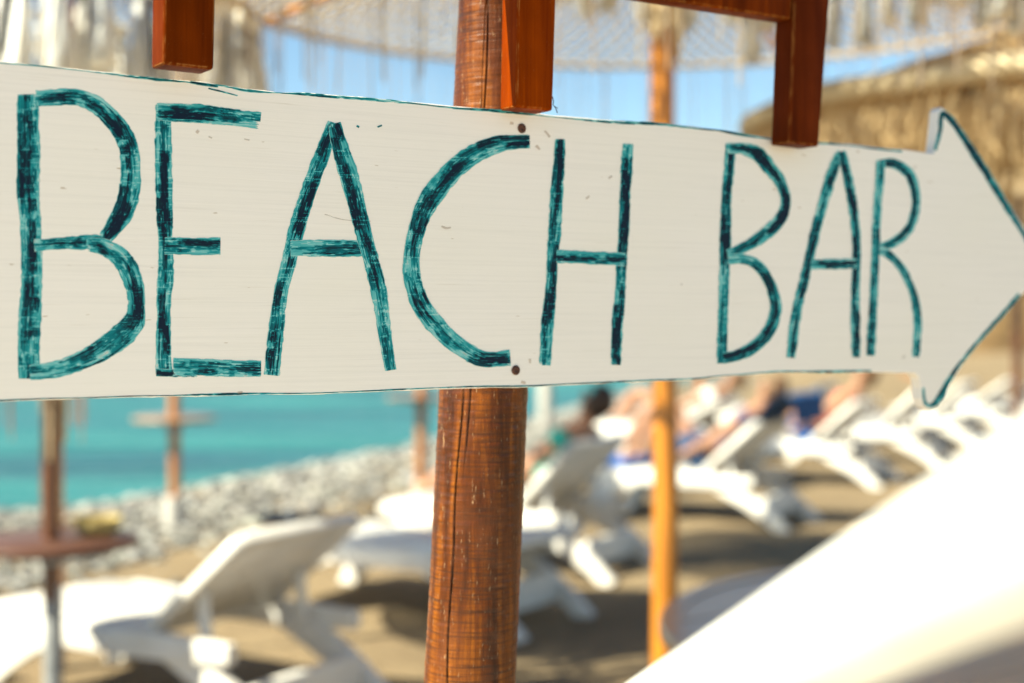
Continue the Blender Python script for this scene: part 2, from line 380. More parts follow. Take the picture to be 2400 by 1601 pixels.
me = bpy.data.meshes.new('board'); bm.to_mesh(me); bm.free()
bo = link('board', me, M['board'], SIGN, smooth=False)

# ---- marker lettering: layered passes of a broad felt tip, ink density stored per vertex
def fbm1(n, step):      # smooth 1-D noise
    k = max(2, int(n / step) + 2); y = rng.normal(0, 1, k)
    x = np.linspace(0, k - 1, n); i = np.floor(x).astype(int).clip(0, k - 2); f = x - i; f = f * f * (3 - 2 * f)
    return y[i] * (1 - f) + y[i + 1] * f
def vnoise(a, b, seed):
    """2-D value noise at float coords"""
    r = np.random.default_rng(seed); tab = r.random((256, 256))
    i = np.floor(a).astype(int); j = np.floor(b).astype(int); fa = a - i; fb = b - j
    fa = fa * fa * (3 - 2 * fa); fb = fb * fb * (3 - 2 * fb)
    return (tab[i % 256, j % 256] * (1 - fa) * (1 - fb) + tab[(i + 1) % 256, j % 256] * fa * (1 - fb)
            + tab[i % 256, (j + 1) % 256] * (1 - fa) * fb + tab[(i + 1) % 256, (j + 1) % 256] * fa * fb)
def catmull(P, step):
    P = np.array(P, float); out = []
    for i in range(len(P) - 1):
        p0 = P[max(i - 1, 0)]; p1 = P[i]; p2 = P[i + 1]; p3 = P[min(i + 2, len(P) - 1)]
        n = max(2, int(np.linalg.norm((p2 - p1)[:2]) / step))
        for t_ in np.arange(n) / n:
            out.append(0.5 * ((2 * p1) + (-p0 + p2) * t_ + (2 * p0 - 5 * p1 + 4 * p2 - p3) * t_ ** 2 + (-p0 + 3 * p1 - 3 * p2 + p3) * t_ ** 3))
    out.append(P[-1]); return np.array(out)
layer = [0]
def stroke(P, dark=1.0, thin=False, seed=0, gaps=0.0):
    """P: (u, v, width) in photo pixels. Returns verts, faces, ink."""
    C = catmull(P, 1.7); n = len(C)
    tan = np.gradient(C[:, :2], axis=0); tan /= np.linalg.norm(tan, axis=1, keepdims=True) + 1e-9
    nor = np.stack([-tan[:, 1], tan[:, 0]], 1); w = C[:, 2] / 2
    L = np.concatenate([[0], np.cumsum(np.linalg.norm(np.diff(C[:, :2], axis=0), axis=1))])
    nv = max(7, int(w.mean() * 2 * 1.25 / 0.95)); V = np.linspace(-1.25, 1.25, nv)
    uu, vv = np.meshgrid(L, V, indexing='ij'); tot = L[-1]
    X = C[:, 0:1] + nor[:, 0:1] * (w[:, None] * V[None, :]); Y = C[:, 1:2] + nor[:, 1:2] * (w[:, None] * V[None, :])
    D = np.zeros_like(uu); W0 = w.mean()
    def one(v0, hw, a, b, dens):
        sd_ = int(rng.integers(1 << 30))
        wob = fbm1(n, 40) * 0.035; ctr = v0 + wob
        r = np.abs(vv - ctr[:, None]) - hw
        r += (vnoise(uu / 11, vv * 2 + 50, sd_) - .5) * (2.6 / W0)
        edge = np.clip(0.5 - r * W0 / 1.3, 0, 1)
        rag = (vnoise(vv * W0 / 1.1 + 9, uu * 0 + 3, sd_ + 1) - .5) * 9
        ends = np.clip((uu - a + rag) / 2.0, 0, 1) * np.clip((b + rag - uu) / 2.0, 0, 1)
        st = vnoise(vv * W0 / 0.9 + 77, uu / 60 + 5, sd_ + 2); st2 = vnoise(vv * W0 / 2.6, uu / 110 + 8, sd_ + 3)
        body = 0.35 + 0.75 * st + 0.5 * st2
        rim = 0.35 * np.exp(-((r * W0 + 1.0) / 1.0) ** 2)
        return dens * edge * ends * (body + rim)
    if thin:
        D += one(0, 1.0, -5, tot + 5, 1.3 * dark)
        for _ in range(int(tot / 90) + 1):
            a = random.uniform(-20, tot); D += one(random.uniform(-.4, .4), random.uniform(.3, .7), a, a + random.uniform(30, 160), random.uniform(.5, 1.2) * dark)
    else:
        D += one(-0.42, 0.58, -4, tot + 4, 0.62); D += one(0.42, 0.58, random.uniform(-6, 6), tot + random.uniform(-6, 6), 0.62)
        for _ in range(int(tot / 38 * dark) + 2):
            a = random.uniform(-40, tot * .97); ln = random.choice((25, 45, 70, 110, 170)) * random.uniform(.7, 1.3)
            hw = random.uniform(.22, .55); v0 = random.uniform(-1 + hw, 1 - hw) * 1.02
            D += one(v0, hw, a, a + ln, random.choice((.35, .5, .8, 1.2, 1.7)) * dark)
        for _ in range(int(tot / 11 * dark)):                       # short dabs, dark where they start
            a = random.uniform(-10, tot - 5); ln = random.uniform(10, 38); hw = random.uniform(.14, .42); v0 = random.uniform(-1 + hw, 1 - hw) * 1.04
            dn = random.uniform(.15, .9); D += one(v0, hw, a, a + ln, dn); D += one(v0, hw, a - 1, a + 2.2, dn * .9)
        # thin dark lines along the pass edges
        for _ in range(int(tot / 30) + 2):
            a = random.uniform(-20, tot); D += one(random.uniform(-.95, .95), random.uniform(.03, .08), a, a + random.uniform(25, 130), random.uniform(.5, 1.3))
    # slow variation of wetness + dry flecks where the wood grain stands proud
    D *= 0.5 + 1.0 * vnoise(uu / 75 + seed, vv * .7 + 4, 901 + seed)
    fl = vnoise(X / 26, Y / 1.5, 77); D *= np.where(fl > 0.83, 0.35, 1.0)
    fl2 = vnoise(uu / 14 + 3, vv * W0 / 1.6, 78 + seed); D *= 1 - np.clip((fl2 - .80 + gaps) / .05, 0, 1) * 0.7
    tip = np.minimum(uu, tot - uu); D *= 1 - 0.55 * np.exp(-tip / 7) * (vnoise(vv * W0 / 1.3, uu / 4, 31 + seed) > .55)
    D = np.clip(D * 1.8, 0, 9)
    layer[0] += 1; off = 0.00012 + 0.000018 * (layer[0] % 24)
    d0 = (X - 1175) / F; k = (P0 @ NRM) / (d0 * NRM[0] + NRM[1])
    ax = (d0 * k - P0[0]) * DIR[0] + (k - P0[1]) * DIR[1]; az = -(Y - 730) / F * k
    co = np.stack([ax.ravel(), np.full(ax.size, -off), az.ravel()], 1)
    ii = np.arange((n - 1) * (nv - 1)); r_ = ii // (nv - 1); c_ = ii % (nv - 1); a = r_ * nv + c_
    q = np.stack([a, a + nv, a + nv + 1, a + 1], 1)
    keep = (D.ravel()[q].max(1) > 0.06)
    return co, q[keep], D.ravel()
def ink_mesh(name, strokes, label=None):
    vs, qs, ds, b = [], [], [], 0
    for s in strokes:
        vs.append(s[0]); qs.append(s[1] + b); ds.append(s[2]); b += len(s[0])
    V = np.concatenate(vs).astype(np.float32); Q = np.concatenate(qs).astype(np.int32); D = np.concatenate(ds).astype(np.float32)
    used = np.zeros(len(V), bool); used[Q.ravel()] = True; remap = np.cumsum(used) - 1
    V = V[used]; D = D[used]; Q = remap[Q]
    me = bpy.data.meshes.new(name); me.vertices.add(len(V)); me.vertices.foreach_set('co', V.ravel())
    me.loops.add(Q.size); me.loops.foreach_set('vertex_index', Q.ravel().astype(np.int32))
    me.polygons.add(len(Q)); me.polygons.foreach_set('loop_start', np.arange(0, Q.size, 4, dtype=np.int32))
    me.update(calc_edges=True)
    at = me.attributes.new('ink', 'FLOAT', 'POINT'); at.data.foreach_set('value', D)
    o = link(name, me, M['ink'], SIGN, smooth=False)
    if label: o['label'] = label
    return o
def px(reg, k):
    def f(pts): return [((reg[0] + x / k) / 1.0208, (reg[1] + y / k) / 1.0208, w / k / 1.0208) for x, y, w in pts]
    return f
ca_ = px((0, 130), 1.8894); cb_ = px((600, 200), 2.063); cc_ = px((1200, 200), 2.0633); cd_ = px((1620, 200), 1.960)
LET = []
LET.append(('letter B of BEACH', ca_, 1.0, [
    [(122, 172, 92), (126, 400, 97), (125, 600, 102), (135, 760, 94), (140, 1000, 92), (130, 1200, 98), (126, 1432, 92)],
    [(150, 842, 50), (270, 832, 50), (370, 828, 58), (470, 812, 40)],
    [(160, 192, 72), (250, 186, 70), (340, 186, 72), (430, 222, 78), (515, 305, 80), (565, 400, 86), (578, 520, 90), (560, 650, 90), (520, 735, 85), (462, 812, 60)],
    [(380, 836, 55), (450, 845, 70), (520, 885, 82), (570, 950, 88), (598, 1040, 82), (603, 1110, 78), (590, 1180, 95), (530, 1245, 105), (440, 1310, 92), (340, 1360, 78), (240, 1390, 72), (130, 1402, 66)]]))
LET.append(('letter E', ca_, 1.0, [
    [(722, 212, 64), (722, 400, 74), (726, 640, 70), (732, 850, 66), (730, 1000, 70), (723, 1120, 62), (722, 1300, 68), (724, 1420, 70)],
    [(692, 250, 72), (880, 258, 80), (1000, 272, 74), (1152, 290, 70)],
    [(728, 842, 74), (850, 845, 74), (975, 846, 76)],
    [(690, 1404, 34), (760, 1406, 34), (860, 1410, 26)],
    [(765, 1378, 72), (900, 1382, 74), (1050, 1385, 72), (1155, 1386, 68)]]))
LET.append(('letter A of BEACH', cb_, 1.05, [
    [(368, 178, 44), (320, 330, 72), (268, 470, 74), (225, 600, 76), (190, 720, 74), (155, 860, 70), (120, 1000, 68), (105, 1100, 68), (90, 1250, 76), (74, 1402, 72)],
    [(165, 790, 70), (300, 788, 82), (430, 788, 80), (530, 788, 70)],
    [(376, 185, 58), (410, 320, 80), (445, 430, 86), (480, 560, 80), (515, 700, 78), (550, 830, 74), (585, 960, 74), (605, 1080, 68), (625, 1220, 62), (648, 1378, 52)]]))
LET.append(('letter C', cb_, 1.1, [
    [(1322, 272, 66), (1240, 275, 66), (1150, 290, 80), (1050, 335, 92), (960, 400, 96), (880, 490, 100), (815, 590, 96), (775, 700, 82), (752, 820, 78), (754, 930, 80), (790, 1050, 88), (850, 1140, 92), (940, 1230, 86), (1040, 1300, 80), (1120, 1325, 72), (1228, 1318, 76)]]))
LET.append(('letter H', cc_, 1.3, [
    [(230, 260, 46), (226, 380, 54), (216, 500, 60), (205, 700, 60), (194, 850, 52), (185, 1000, 52), (170, 1150, 60), (157, 1354, 56)],
    [(557, 283, 50), (552, 400, 54), (545, 520, 52), (538, 700, 48), (528, 850, 48), (520, 1000, 48), (508, 1150, 50), (500, 1352, 46)],
    [(212, 828, 60), (350, 833, 60), (545, 842, 60)]]))
LET.append(('letter B of BAR', cd_, 1.15, [
    [(180, 270, 48), (170, 400, 46), (160, 520, 44), (155, 700, 48), (150, 850, 46), (147, 1000, 44), (140, 1150, 44), (138, 1278, 44)],
    [(162, 292, 46), (230, 290, 52), (300, 315, 62), (360, 380, 62), (410, 450, 52), (432, 530, 44), (415, 600, 52), (365, 660, 58), (310, 705, 52), (230, 750, 42), (165, 776, 40)],
    [(165, 800, 44), (240, 800, 44), (300, 825, 46), (350, 890, 46), (380, 970, 50), (385, 1040, 50), (360, 1120, 52), (310, 1180, 52), (240, 1230, 52), (145, 1256, 44)]]))
LET.append(('letter A of BAR', cd_, 1.0, [
    [(684, 304, 36), (645, 400, 46), (610, 520, 46), (575, 650, 44), (540, 790, 42), (515, 900, 42), (490, 1000, 42), (468, 1130, 44), (455, 1252, 40)],
    [(688, 304, 36), (712, 400, 42), (735, 520, 42), (752, 650, 40), (758, 800, 38), (752, 950, 38), (752, 1100, 42), (752, 1250, 38)],
    [(548, 822, 44), (660, 822, 44), (757, 819, 42)]]))
LET.append(('letter R', cd_, .85, [
    [(868, 346, 38), (862, 450, 38), (850, 600, 36), (845, 750, 36), (838, 900, 36), (832, 1050, 36), (826, 1150, 38), (822, 1242, 34)],
    [(858, 362, 40), (920, 358, 42), (975, 385, 44), (1012, 430, 42), (1030, 510, 38), (1025, 590, 40), (990, 670, 42), (930, 720, 42), (858, 746, 38)],
    [(860, 756, 40), (915, 785, 38), (970, 850, 36), (1005, 920, 36), (1028, 1000, 38), (1038, 1080, 38), (1036, 1160, 36), (1030, 1248, 34)]]))
for i, (lab, cv, dk, sts) in enumerate(LET):
    ink_mesh('letter', [stroke(cv(s), dk, seed=i * 9 + j) for j, s in enumerate(sts)], lab)
# thin painted border: top, arrow head, bottom
bt = [(u, v + 2.5, 4) for u, v in outline_px if v < 360 and u < 2140]
bt = [(u, v + random.uniform(0, 2.5), random.choice((2, 3, 4, 6))) for u, v, w in bt]
bh1 = [(2146, 345, 8), (2157, 300, 9), (2162, 262, 12), (2178, 270, 13), (2201, 300, 14), (2228, 342, 15), (2260, 392, 17), (2293, 446, 16), (2324, 496, 13), (2345, 530, 10), (2376, 584, 10)]
bh2 = [(2340, 676, 9), (2292, 731, 9), (2246, 783, 8), (2206, 832, 8), (2176, 876, 11), (2160, 908, 14), (2146, 926, 12), (2133, 932, 9), (2122, 920, 7), (2119, 890, 5)]
bb = [(u, v - 2.5 - random.uniform(0, 1.5), random.choice((2, 3, 3, 5))) for u, v in outline_px if v > 850 and u < 2100]
bst = [stroke(q, d_, thin=True, seed=60 + i, gaps=ga) for i, (q, d_, ga) in enumerate(((bt, 1.0, .15), (bh1, 1.1, 0), (bh2, 1.0, .05), (bb, 1.1, .12)))]
# stray marks of the pen
for q in ([(818, 289, 4), (824, 292, 4)], [(866, 292, 3), (876, 288, 4)], [(478, 203, 3), (510, 211, 3), (545, 220, 2)], [(326, 742, 2), (327, 752, 2)], [(436, 189, 5), (462, 193, 6), (500, 199, 4)]):
    bst.append(stroke([q[0], *q[1:]] if len(q) > 2 else [q[0], q[1]], 1.0, thin=True, seed=80))
ink_mesh('painted_border', bst)
# faint brown scuffs in the paint
M['scuff'] = var_mat('brown_scuff', (0.42, 0.22, 0.08), (0.3, 0.15, 0.05), (300, 300, 300), 0.8)
al = M['scuff'].node_tree; at2 = al.nodes.new('ShaderNodeAttribute'); at2.attribute_name = 'ink'
lnk(al, ramp(al, at2.outputs['Fac'], [(0.05, g(0)), (1.6, g(0.32))]), al.nodes['Principled BSDF'].inputs['Alpha'])
sc_ = []
for q in ([(450, 300, 9), (456, 304, 9)], [(478, 314, 3), (486, 317, 3)], [(560, 319, 3), (572, 322, 3)], [(1230, 334, 6), (1238, 344, 5)], [(1170, 282, 6), (1178, 284, 5)], [(1215, 824, 6), (1216, 834, 5)],
          [(1344, 456, 5), (1352, 450, 4)], [(1396, 410, 4), (1404, 404, 4)], [(2072, 818, 8), (2075, 821, 8)], [(2098, 383, 6), (2101, 386, 6)], [(1012, 520, 5), (1024, 524, 4), (1034, 522, 3)], [(1562, 652, 4), (1565, 654, 4)],
          [(545, 902, 6), (556, 900, 4)], [(745, 492, 2), (790, 505, 2), (850, 508, 2)], [(700, 560, 4), (712, 566, 3)], [(1196, 876, 6), (1206, 880, 5)], [(1250, 300, 5), (1262, 315, 5)]):
    sc_.append(stroke(q, .8, thin=True, seed=120))
_k = M['ink']; M['ink'] = M['scuff']; ink_mesh('scuff_marks', sc_)['kind'] = 'stuff'; M['ink'] = _k
# rusty screws
for (u, v) in ((1197, 295), (1183, 850)):
    x, z = on_board(u, v); mb = MB()
    mb.lathe([(0.0042, 0.0), (0.0043, 0.0006), (0.0036, 0.0012), (0.0022, 0.0012), (0.0017, 0.0004), (0.0002, 0.0003)], 20)
    o = mb.build('screw', M['rust'], SIGN); o.location = (x, -0.0001, z); o.rotation_euler = (R(90), random.random(), 0)

# ------------------------------------------------------------------ pole carrying the sign
def W3(u, v, off=0.0):
    x, z = on_board(u, v, off); q = P0 + DIR * x + NRM * off; return Vector((q[0], q[1], EYE + z))
rp = 0.041
ym = (P0 @ NRM - (T + rp + 0.0015)) / ((1126 - 1175) / F * NRM[0] + NRM[1]); mid = np.array([PX(1126, ym), ym]); zm = EYE - (560 - 730) / F * ym
zt = lambda v: EYE - (v - 730) / F * mid[1]
xa = PX(1078, mid[1]); xb = PX(1142, mid[1]); lean = (xb - xa) / (zt(245) - zt(1568))
def axis(z): return np.array([mid[0] + lean * (z - zm), mid[1] - lean * (z - zm) * NRM[0] / NRM[1]])
ang = np.concatenate([np.linspace(-math.pi, 0, 190, endpoint=False), np.linspace(0, math.pi, 46, endpoint=False)])   # dense on the viewer's side (-y)
zz = np.unique(np.concatenate([np.linspace(-0.05, 0.95, 24), np.linspace(0.95, 1.78, 620), np.linspace(1.78, 3.02, 26)]))
A_, Z_ = np.meshgrid(ang, zz)
rad = rp * (1.0 - 0.03 * (Z_ - 1.3)) + 0.0009 * np.sin(A_ * 2 + Z_ * 3) + 0.0005 * np.sin(A_ * 3 - Z_ * 9)
rad += 0.00035 * (vnoise(A_ * 4 + 40, Z_ * 290, 5) - .5) * 2
cr0 = -math.pi / 2 - math.asin(0.42) + 0.06 * np.sin(Z_ * 9) + 0.02 * np.sin(Z_ * 47)
cw = 0.016 * np.clip((Z_ - 1.03) / 0.1, 0.35, 1) * np.where(Z_ > 1.5, 0.6, 1)
crk = np.exp(-((A_ - cr0) / cw) ** 2) * np.clip((1.42 - Z_) / .05, 0.0, 1)
cr1 = -math.pi / 2 - math.asin(0.30) + 0.05 * np.sin(Z_ * 23 + 1)
crk2 = np.exp(-((A_ - cr1) / 0.014) ** 2) * np.clip((Z_ - 1.30) / .06, 0, 1) * 0.8
cr3 = -math.pi / 2 - math.asin(0.33) + 0.01 * np.sin(Z_ * 40)
crk3 = np.exp(-((A_ - cr3) / 0.009) ** 2) * np.clip((Z_ - 1.5) / .03, 0, 1) * 0.6
crk = np.maximum(np.maximum(crk, crk2), crk3)
rad -= 0.0028 * crk
ax_ = np.array([axis(z) for z in zz])
vx = ax_[:, 0:1] + rad * np.cos(A_); vy = ax_[:, 1:2] + rad * np.sin(A_)
na = len(ang); nz = len(zz)
fs_ = [(j * na + i, j * na + (i + 1) % na, (j + 1) * na + (i + 1) % na, (j + 1) * na + i) for j in range(nz - 1) for i in range(na)]
fs_.append(tuple((nz - 1) * na + i for i in range(na)))
o = pyobj('sign_pole', np.stack([vx.ravel(), vy.ravel(), Z_.ravel()], 1), fs_, M['signpole'])
at = o.data.attributes.new('crack', 'FLOAT', 'POINT'); at.data.foreach_set('value', crk.ravel().astype(np.float32))
tag(o, 'thick reddish brown varnished pole with a long crack carrying the arrow sign', 'pole')

# ------------------------------------------------------------------ varnished timber frame hanging in front of the sign's upper edge
FRO = 0.030; FD = 0.026
fr = empty('timber_frame', W3(1230, -420, FRO), 'varnished brown timber frame whose three square legs hang above the arrow sign', 'frame')
inv = fr.matrix_basis.inverted() if False else Matrix.Translation(-fr.location)
bk = Vector((-NRM[0], -NRM[1], 0))
def frame_piece(name, quad, m, depth=FD, bev=0.0028, off=FRO):
    mb = MB(); fq = [W3(u, v, off) - fr.location for u, v in quad]
    c = sum(fq, Vector()) / 4
    mb.hexa([q - c for q in fq] + [q - c + bk * depth for q in fq])
    o = mb.build(name, m, fr, True, bev, 3); o.location = c; return o
def leg(l0, r0, l1, r1, vb0, vb1, m):      # left/right at v=0 and at the bottom
    k = 420 / 200
    tl = l0 + (l0 - l1) * k * .6; tr = r0 + (r0 - r1) * k * .6
    return frame_piece('leg', [(l1, vb0), (r1, vb1), (tr, -420 + (tr - tl) * .17), (tl, -420)], m)
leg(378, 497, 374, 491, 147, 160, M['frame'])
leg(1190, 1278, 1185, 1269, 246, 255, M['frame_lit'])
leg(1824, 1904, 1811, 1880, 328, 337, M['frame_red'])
def vpv(u, u0, v0): return v0 + (730 - v0) * (u - u0) / (6142 - u0)
frame_piece('rail', [(500, vpv(500, 1803, 43)), (1183, vpv(1183, 1803, 43)), (1183, vpv(1183, 1803, -45)), (500, vpv(500, 1803, -45))], M['frame'], 0.022, off=FRO - 0.002)
frame_piece('rail', [(1279, vpv(1279, 1803, 43)), (1816, vpv(1816, 1803, 43)), (1822, vpv(1822, 1803, -62)), (1279, vpv(1279, 1803, -62))], M['frame'], 0.022, off=FRO - 0.002)
frame_piece('top_rail', [(330, -470), (1960, -330), (1960, -425), (330, -580)], M['frame'], 0.030)
frame_piece('bracket', [(1150, -355), (1250, -345), (1250, -420), (1150, -430)], M['frame'], 0.02, off=FRO - FD - 0.0005)
mb = MB(); b0 = W3(1268, 222, FRO - .01) - fr.location
mb.tube([b0, b0 + Vector((.001, 0, -.004)), b0 + Vector((.0005, 0, -.007)), b0 + Vector((.0028, 0, -.010)), b0 + Vector((.0042, 0, -.014))], 0.0004, 5)
mb.tube([b0 + Vector((.001, 0, -.008)), b0 + Vector((.0045, 0, -.010))], 0.0003, 4)
mb.build('wire_end', M['black'], fr)

# ------------------------------------------------------------------ foreground handrail (white, out of focus)
YR = 0.38
c0 = np.array([PX(2351, YR), YR, PZ(1215, YR)]); dr = np.array([(650 - 1175) / F, 1.0, -(2095 - 730) / F]); dr /= np.linalg.norm(dr)
hr = empty('handrail', (float(c0[0] + dr[0] * .62), float(c0[1] + dr[1] * .62), 0.0), 'white painted handrail sloping down across the lower right, out of focus', 'handrail')
def rrect(wd, ht, r=0.014, n=5):
    out = []
    for cx, cy, a0 in ((wd - r, ht - r, 0), (-wd + r, ht - r, 90), (-wd + r, -ht + r, 180), (wd - r, -ht + r, 270)):
        for k in range(n + 1):
            a = R(a0 + 90 * k / n); out.append((cx + r * math.cos(a), cy + r * math.sin(a)))
    return out
sec = rrect(0.0215, 0.0235, .0205, 8)
d3 = Vector(dr); sd3 = d3.cross(Vector((0, 0, 1))).normalized(); up3 = sd3.cross(d3)
vs = []; st = [(-0.55), -0.2, 0.1, 0.3, 0.5, 0.68]
for s_ in st:
    c = Vector(c0) + d3 * s_
    vs += [c + sd3 * a + up3 * b - hr.location for a, b in sec]
k = len(sec)
fs_ = [(j * k + i, j * k + (i + 1) % k, (j + 1) * k + (i + 1) % k, (j + 1) * k + i) for j in range(len(st) - 1) for i in range(k)] + [tuple(reversed(range(k))), tuple((len(st) - 1) * k + i for i in range(k))]
pyobj('top_bar', vs, fs_, M['rail'], hr)
c = Vector(c0) + d3 * .62 - hr.location
mb = MB(); mb.box(-.022, .022, -.022, .022, -0.03, c.z - 0.026); mb.build('post', M['rail'], hr, True, .005)
c = Vector(c0) + d3 * -.45 - hr.location
mb = MB(); mb.box(c.x - .022, c.x + .022, c.y - .022, c.y + .022, -0.03, c.z - 0.026); mb.build('post', M['rail'], hr, True, .005)

# ------------------------------------------------------------------ macrame parasols
def spread(n, jit=0.0): return [2 * math.pi * (i + random.uniform(-jit, jit)) / n for i in range(n)]
_nets = {}
def net_mesh(Rr, drop, rings, around, rr):
    key = (Rr, drop, rings, around, rr)
    if key in _nets: return _nets[key]
    mb = MB(); P = []
    for j in range(rings + 1):
        f = 0.06 + 0.94 * j / rings
        row = []
        for i in range(around):
            a = 2 * math.pi * (i + 0.5 * (j % 2)) / around
            sag = 0.05 * math.sin(math.pi * f) * (1 - abs(math.cos(4 * a)))
            row.append(Vector((Rr * f * math.cos(a), Rr * f * math.sin(a), drop * (1 - f ** 1.15) - sag)))
        P.append(row)
    for j in range(rings):
        for i in range(around):
            q = P[j][i]
            nb = [P[j + 1][i], P[j + 1][(i - 1) % around]] if j % 2 == 0 else [P[j + 1][(i + 1) % around], P[j + 1][i]]
            for e in nb:
                mid_ = (q + e) / 2 + Vector((0, 0, -0.006)); mb.tube([q, mid_, e], rr, 3, False)
    me = bpy.data.meshes.new('net_canopy'); me.from_pydata(mb.v, [], mb.f); me.update(); me.materials.append(M['net'])
    me.polygons.foreach_set('use_smooth', [True] * len(me.polygons))
    _nets[key] = me; return me
def tassel_mesh(L, w):
    mb = MB()
    mb.lathe([(.003, 0), (.006, -.01), (w * .5, -.02), (w * .62, -.045), (w * .36, -.07), (w * .5, -L * .35), (w * .78, -L * .7), (w, -L * .96), (w * .6, -L)], 9)
    for _ in range(16):
        a = random.uniform(0, 6.28); r = w * random.uniform(.5, 1.05)
        mb.tube([(r * .4 * math.cos(a), r * .4 * math.sin(a), -.06), (r * .85 * math.cos(a), r * .85 * math.sin(a), -L * .6), (r * math.cos(a), r * math.sin(a), -L * random.uniform(.95, 1.12))], [.005, .0045, .003], 4)
    me = bpy.data.meshes.new('tassel'); me.from_pydata(mb.v, [], mb.f); me.update(); me.materials.append(M['tassel'])
    me.polygons.foreach_set('use_smooth', [True] * len(me.polygons)); return me
TASS = [tassel_mesh(.34, .044), tassel_mesh(.30, .050), tassel_mesh(.40, .038)]
def fringe_mesh(Rr, L, n, th):
    mb = MB()
    cl = rng.random(64)
    for i in range(n):
        a = 2 * math.pi * (i + random.uniform(-.45, .45)) / n
        if cl[int(a / 6.284 * 64) % 64] < .2 and random.random() < .5: continue
        l = L * random.uniform(.75, 1.15); x, y = Rr * math.cos(a), Rr * math.sin(a); r = th * random.choice((.7, 1, 1, 1.5, 2.2))
        sx_, sy_ = random.gauss(0, .012), random.gauss(0, .012)
        mb.tube([(x, y, 0), (x + sx_ * .4, y + sy_ * .4, -l * .5), (x + sx_, y + sy_, -l)], r, 3, False)
    return mb
def parasol(name, x, y, label, group, Rr, rimz, rise, polemat, pr, tassels=0, fringe=0, table=None, base=None, sleeve=None, net=(22, 110, .0125), ph=0.2, flen=.42):
    z0 = float(ground_z(np.array(x), np.array(y)))
    u = empty(name, (x, y, z0), label, 'parasol', group); top = rimz + rise - z0
    mb = MB(); zs = [-.05 if not sleeve else sleeve - .05] + [top * f for f in (.3, .6, .85, 1.0)]
    mb.tube([(random.gauss(0, .004), random.gauss(0, .004), z) for z in zs], [pr, pr * .99, pr * .97, pr * .95, pr * .92], 20); mb.build('pole', polemat, u)
    mb = MB(); mb.lathe([(pr * 1.1, -.09), (pr * 2.1, -.07), (pr * 2.1, .0), (pr * 1.2, .03), (pr * .7, .09), (.006, .12)], 16); o = mb.build('hub', polemat, u); o.location.z = top
    rz = rimz - z0
    for a in spread(8):
        a += ph; mb = MB(); e = (Rr * math.cos(a), Rr * math.sin(a), rz + .01)
        mb.tube([(pr * 1.6 * math.cos(a), pr * 1.6 * math.sin(a), top - .04), tuple(q * .55 for q in e[:2]) + ((top - .04) * .45 + e[2] * .55 - .012,), e], [.02, .018, .014], 8); mb.build('rib', polemat, u)
    c = bpy.data.objects.new('canopy', net_mesh(Rr, rise, *net)); COL.objects.link(c); c.parent = u; c.location.z = rz + .02
    mb = MB(); mb.tube([(Rr * math.cos(a), Rr * math.sin(a), 0) for a in np.linspace(0, 2 * math.pi, 65)], .013, 6, False); o = mb.build('rim_rope', M['net'], u); o.location.z = rz
    for i, a in enumerate(spread(tassels, .12) if tassels else []):
        t_ = bpy.data.objects.new('tassel', random.choice(TASS)); COL.objects.link(t_); t_.parent = u
        t_.location = (Rr * math.cos(a), Rr * math.sin(a), rz - .005); t_.rotation_euler = (random.gauss(0, .06), random.gauss(0, .06), random.uniform(0, 6)); t_.scale = (1, 1, random.uniform(.85, 1.15))
    if fringe:
        o = fringe_mesh(Rr, flen, fringe, .0017).build('fringe', M['thread'], u); o.location.z = rz; o['kind'] = 'stuff'
    if table:
        mb = MB(); mb.lathe([(pr * 1.02, -.028), (table[1] - .006, -.028), (table[1], -.02), (table[1], -.004), (table[1] - .004, 0), (pr * 1.02, 0)], 40); o = mb.build('table', table[2], u); o.location.z = table[0]
        mb = MB(); mb.lathe([(pr * 1.05, -.09), (pr * 1.5, -.085), (pr * 1.5, -.03), (pr * 1.05, -.0285)], 18); o = mb.build('table_collar', M['steel'], u); o.location.z = table[0]
    if base:
        mb = MB(); mb.lathe([(pr * 1.9, -.06), (pr * 1.9, base - .02), (pr * 1.7, base), (pr * 1.02, base)], 20); mb.build('base', M['whitebase'], u)
    if sleeve:
        mb = MB(); mb.lathe([(pr * 1.08, -.06), (pr * 1.08, sleeve - .01), (pr * 1.02, sleeve)], 20); mb.build('sleeve', M['steel'], u)
    return u
g_par = 'macrame parasols standing along the beach'
u1 = parasol('parasol', PX(122, 4.9), 4.9, 'dark pole parasol with heavy cream tassels, at left nearest the sign, with round table', g_par, .68, 2.50, .40, M['darkpole'], .030, tassels=36,
             table=(.69, .285, M['tabletop']), sleeve=.53, net=(12, 64, .006))
for a in spread(24, .4):      # an inner row of tassels
    t_ = bpy.data.objects.new('tassel', random.choice(TASS)); COL.objects.link(t_); t_.parent = u1; rr_ = random.uniform(.36, .64)
    t_.location = (rr_ * math.cos(a), rr_ * math.sin(a), 2.56 - u1.location.z); t_.rotation_euler = (0, 0, random.uniform(0, 6)); t_.scale = (1.1, 1.1, random.uniform(.9, 1.2))
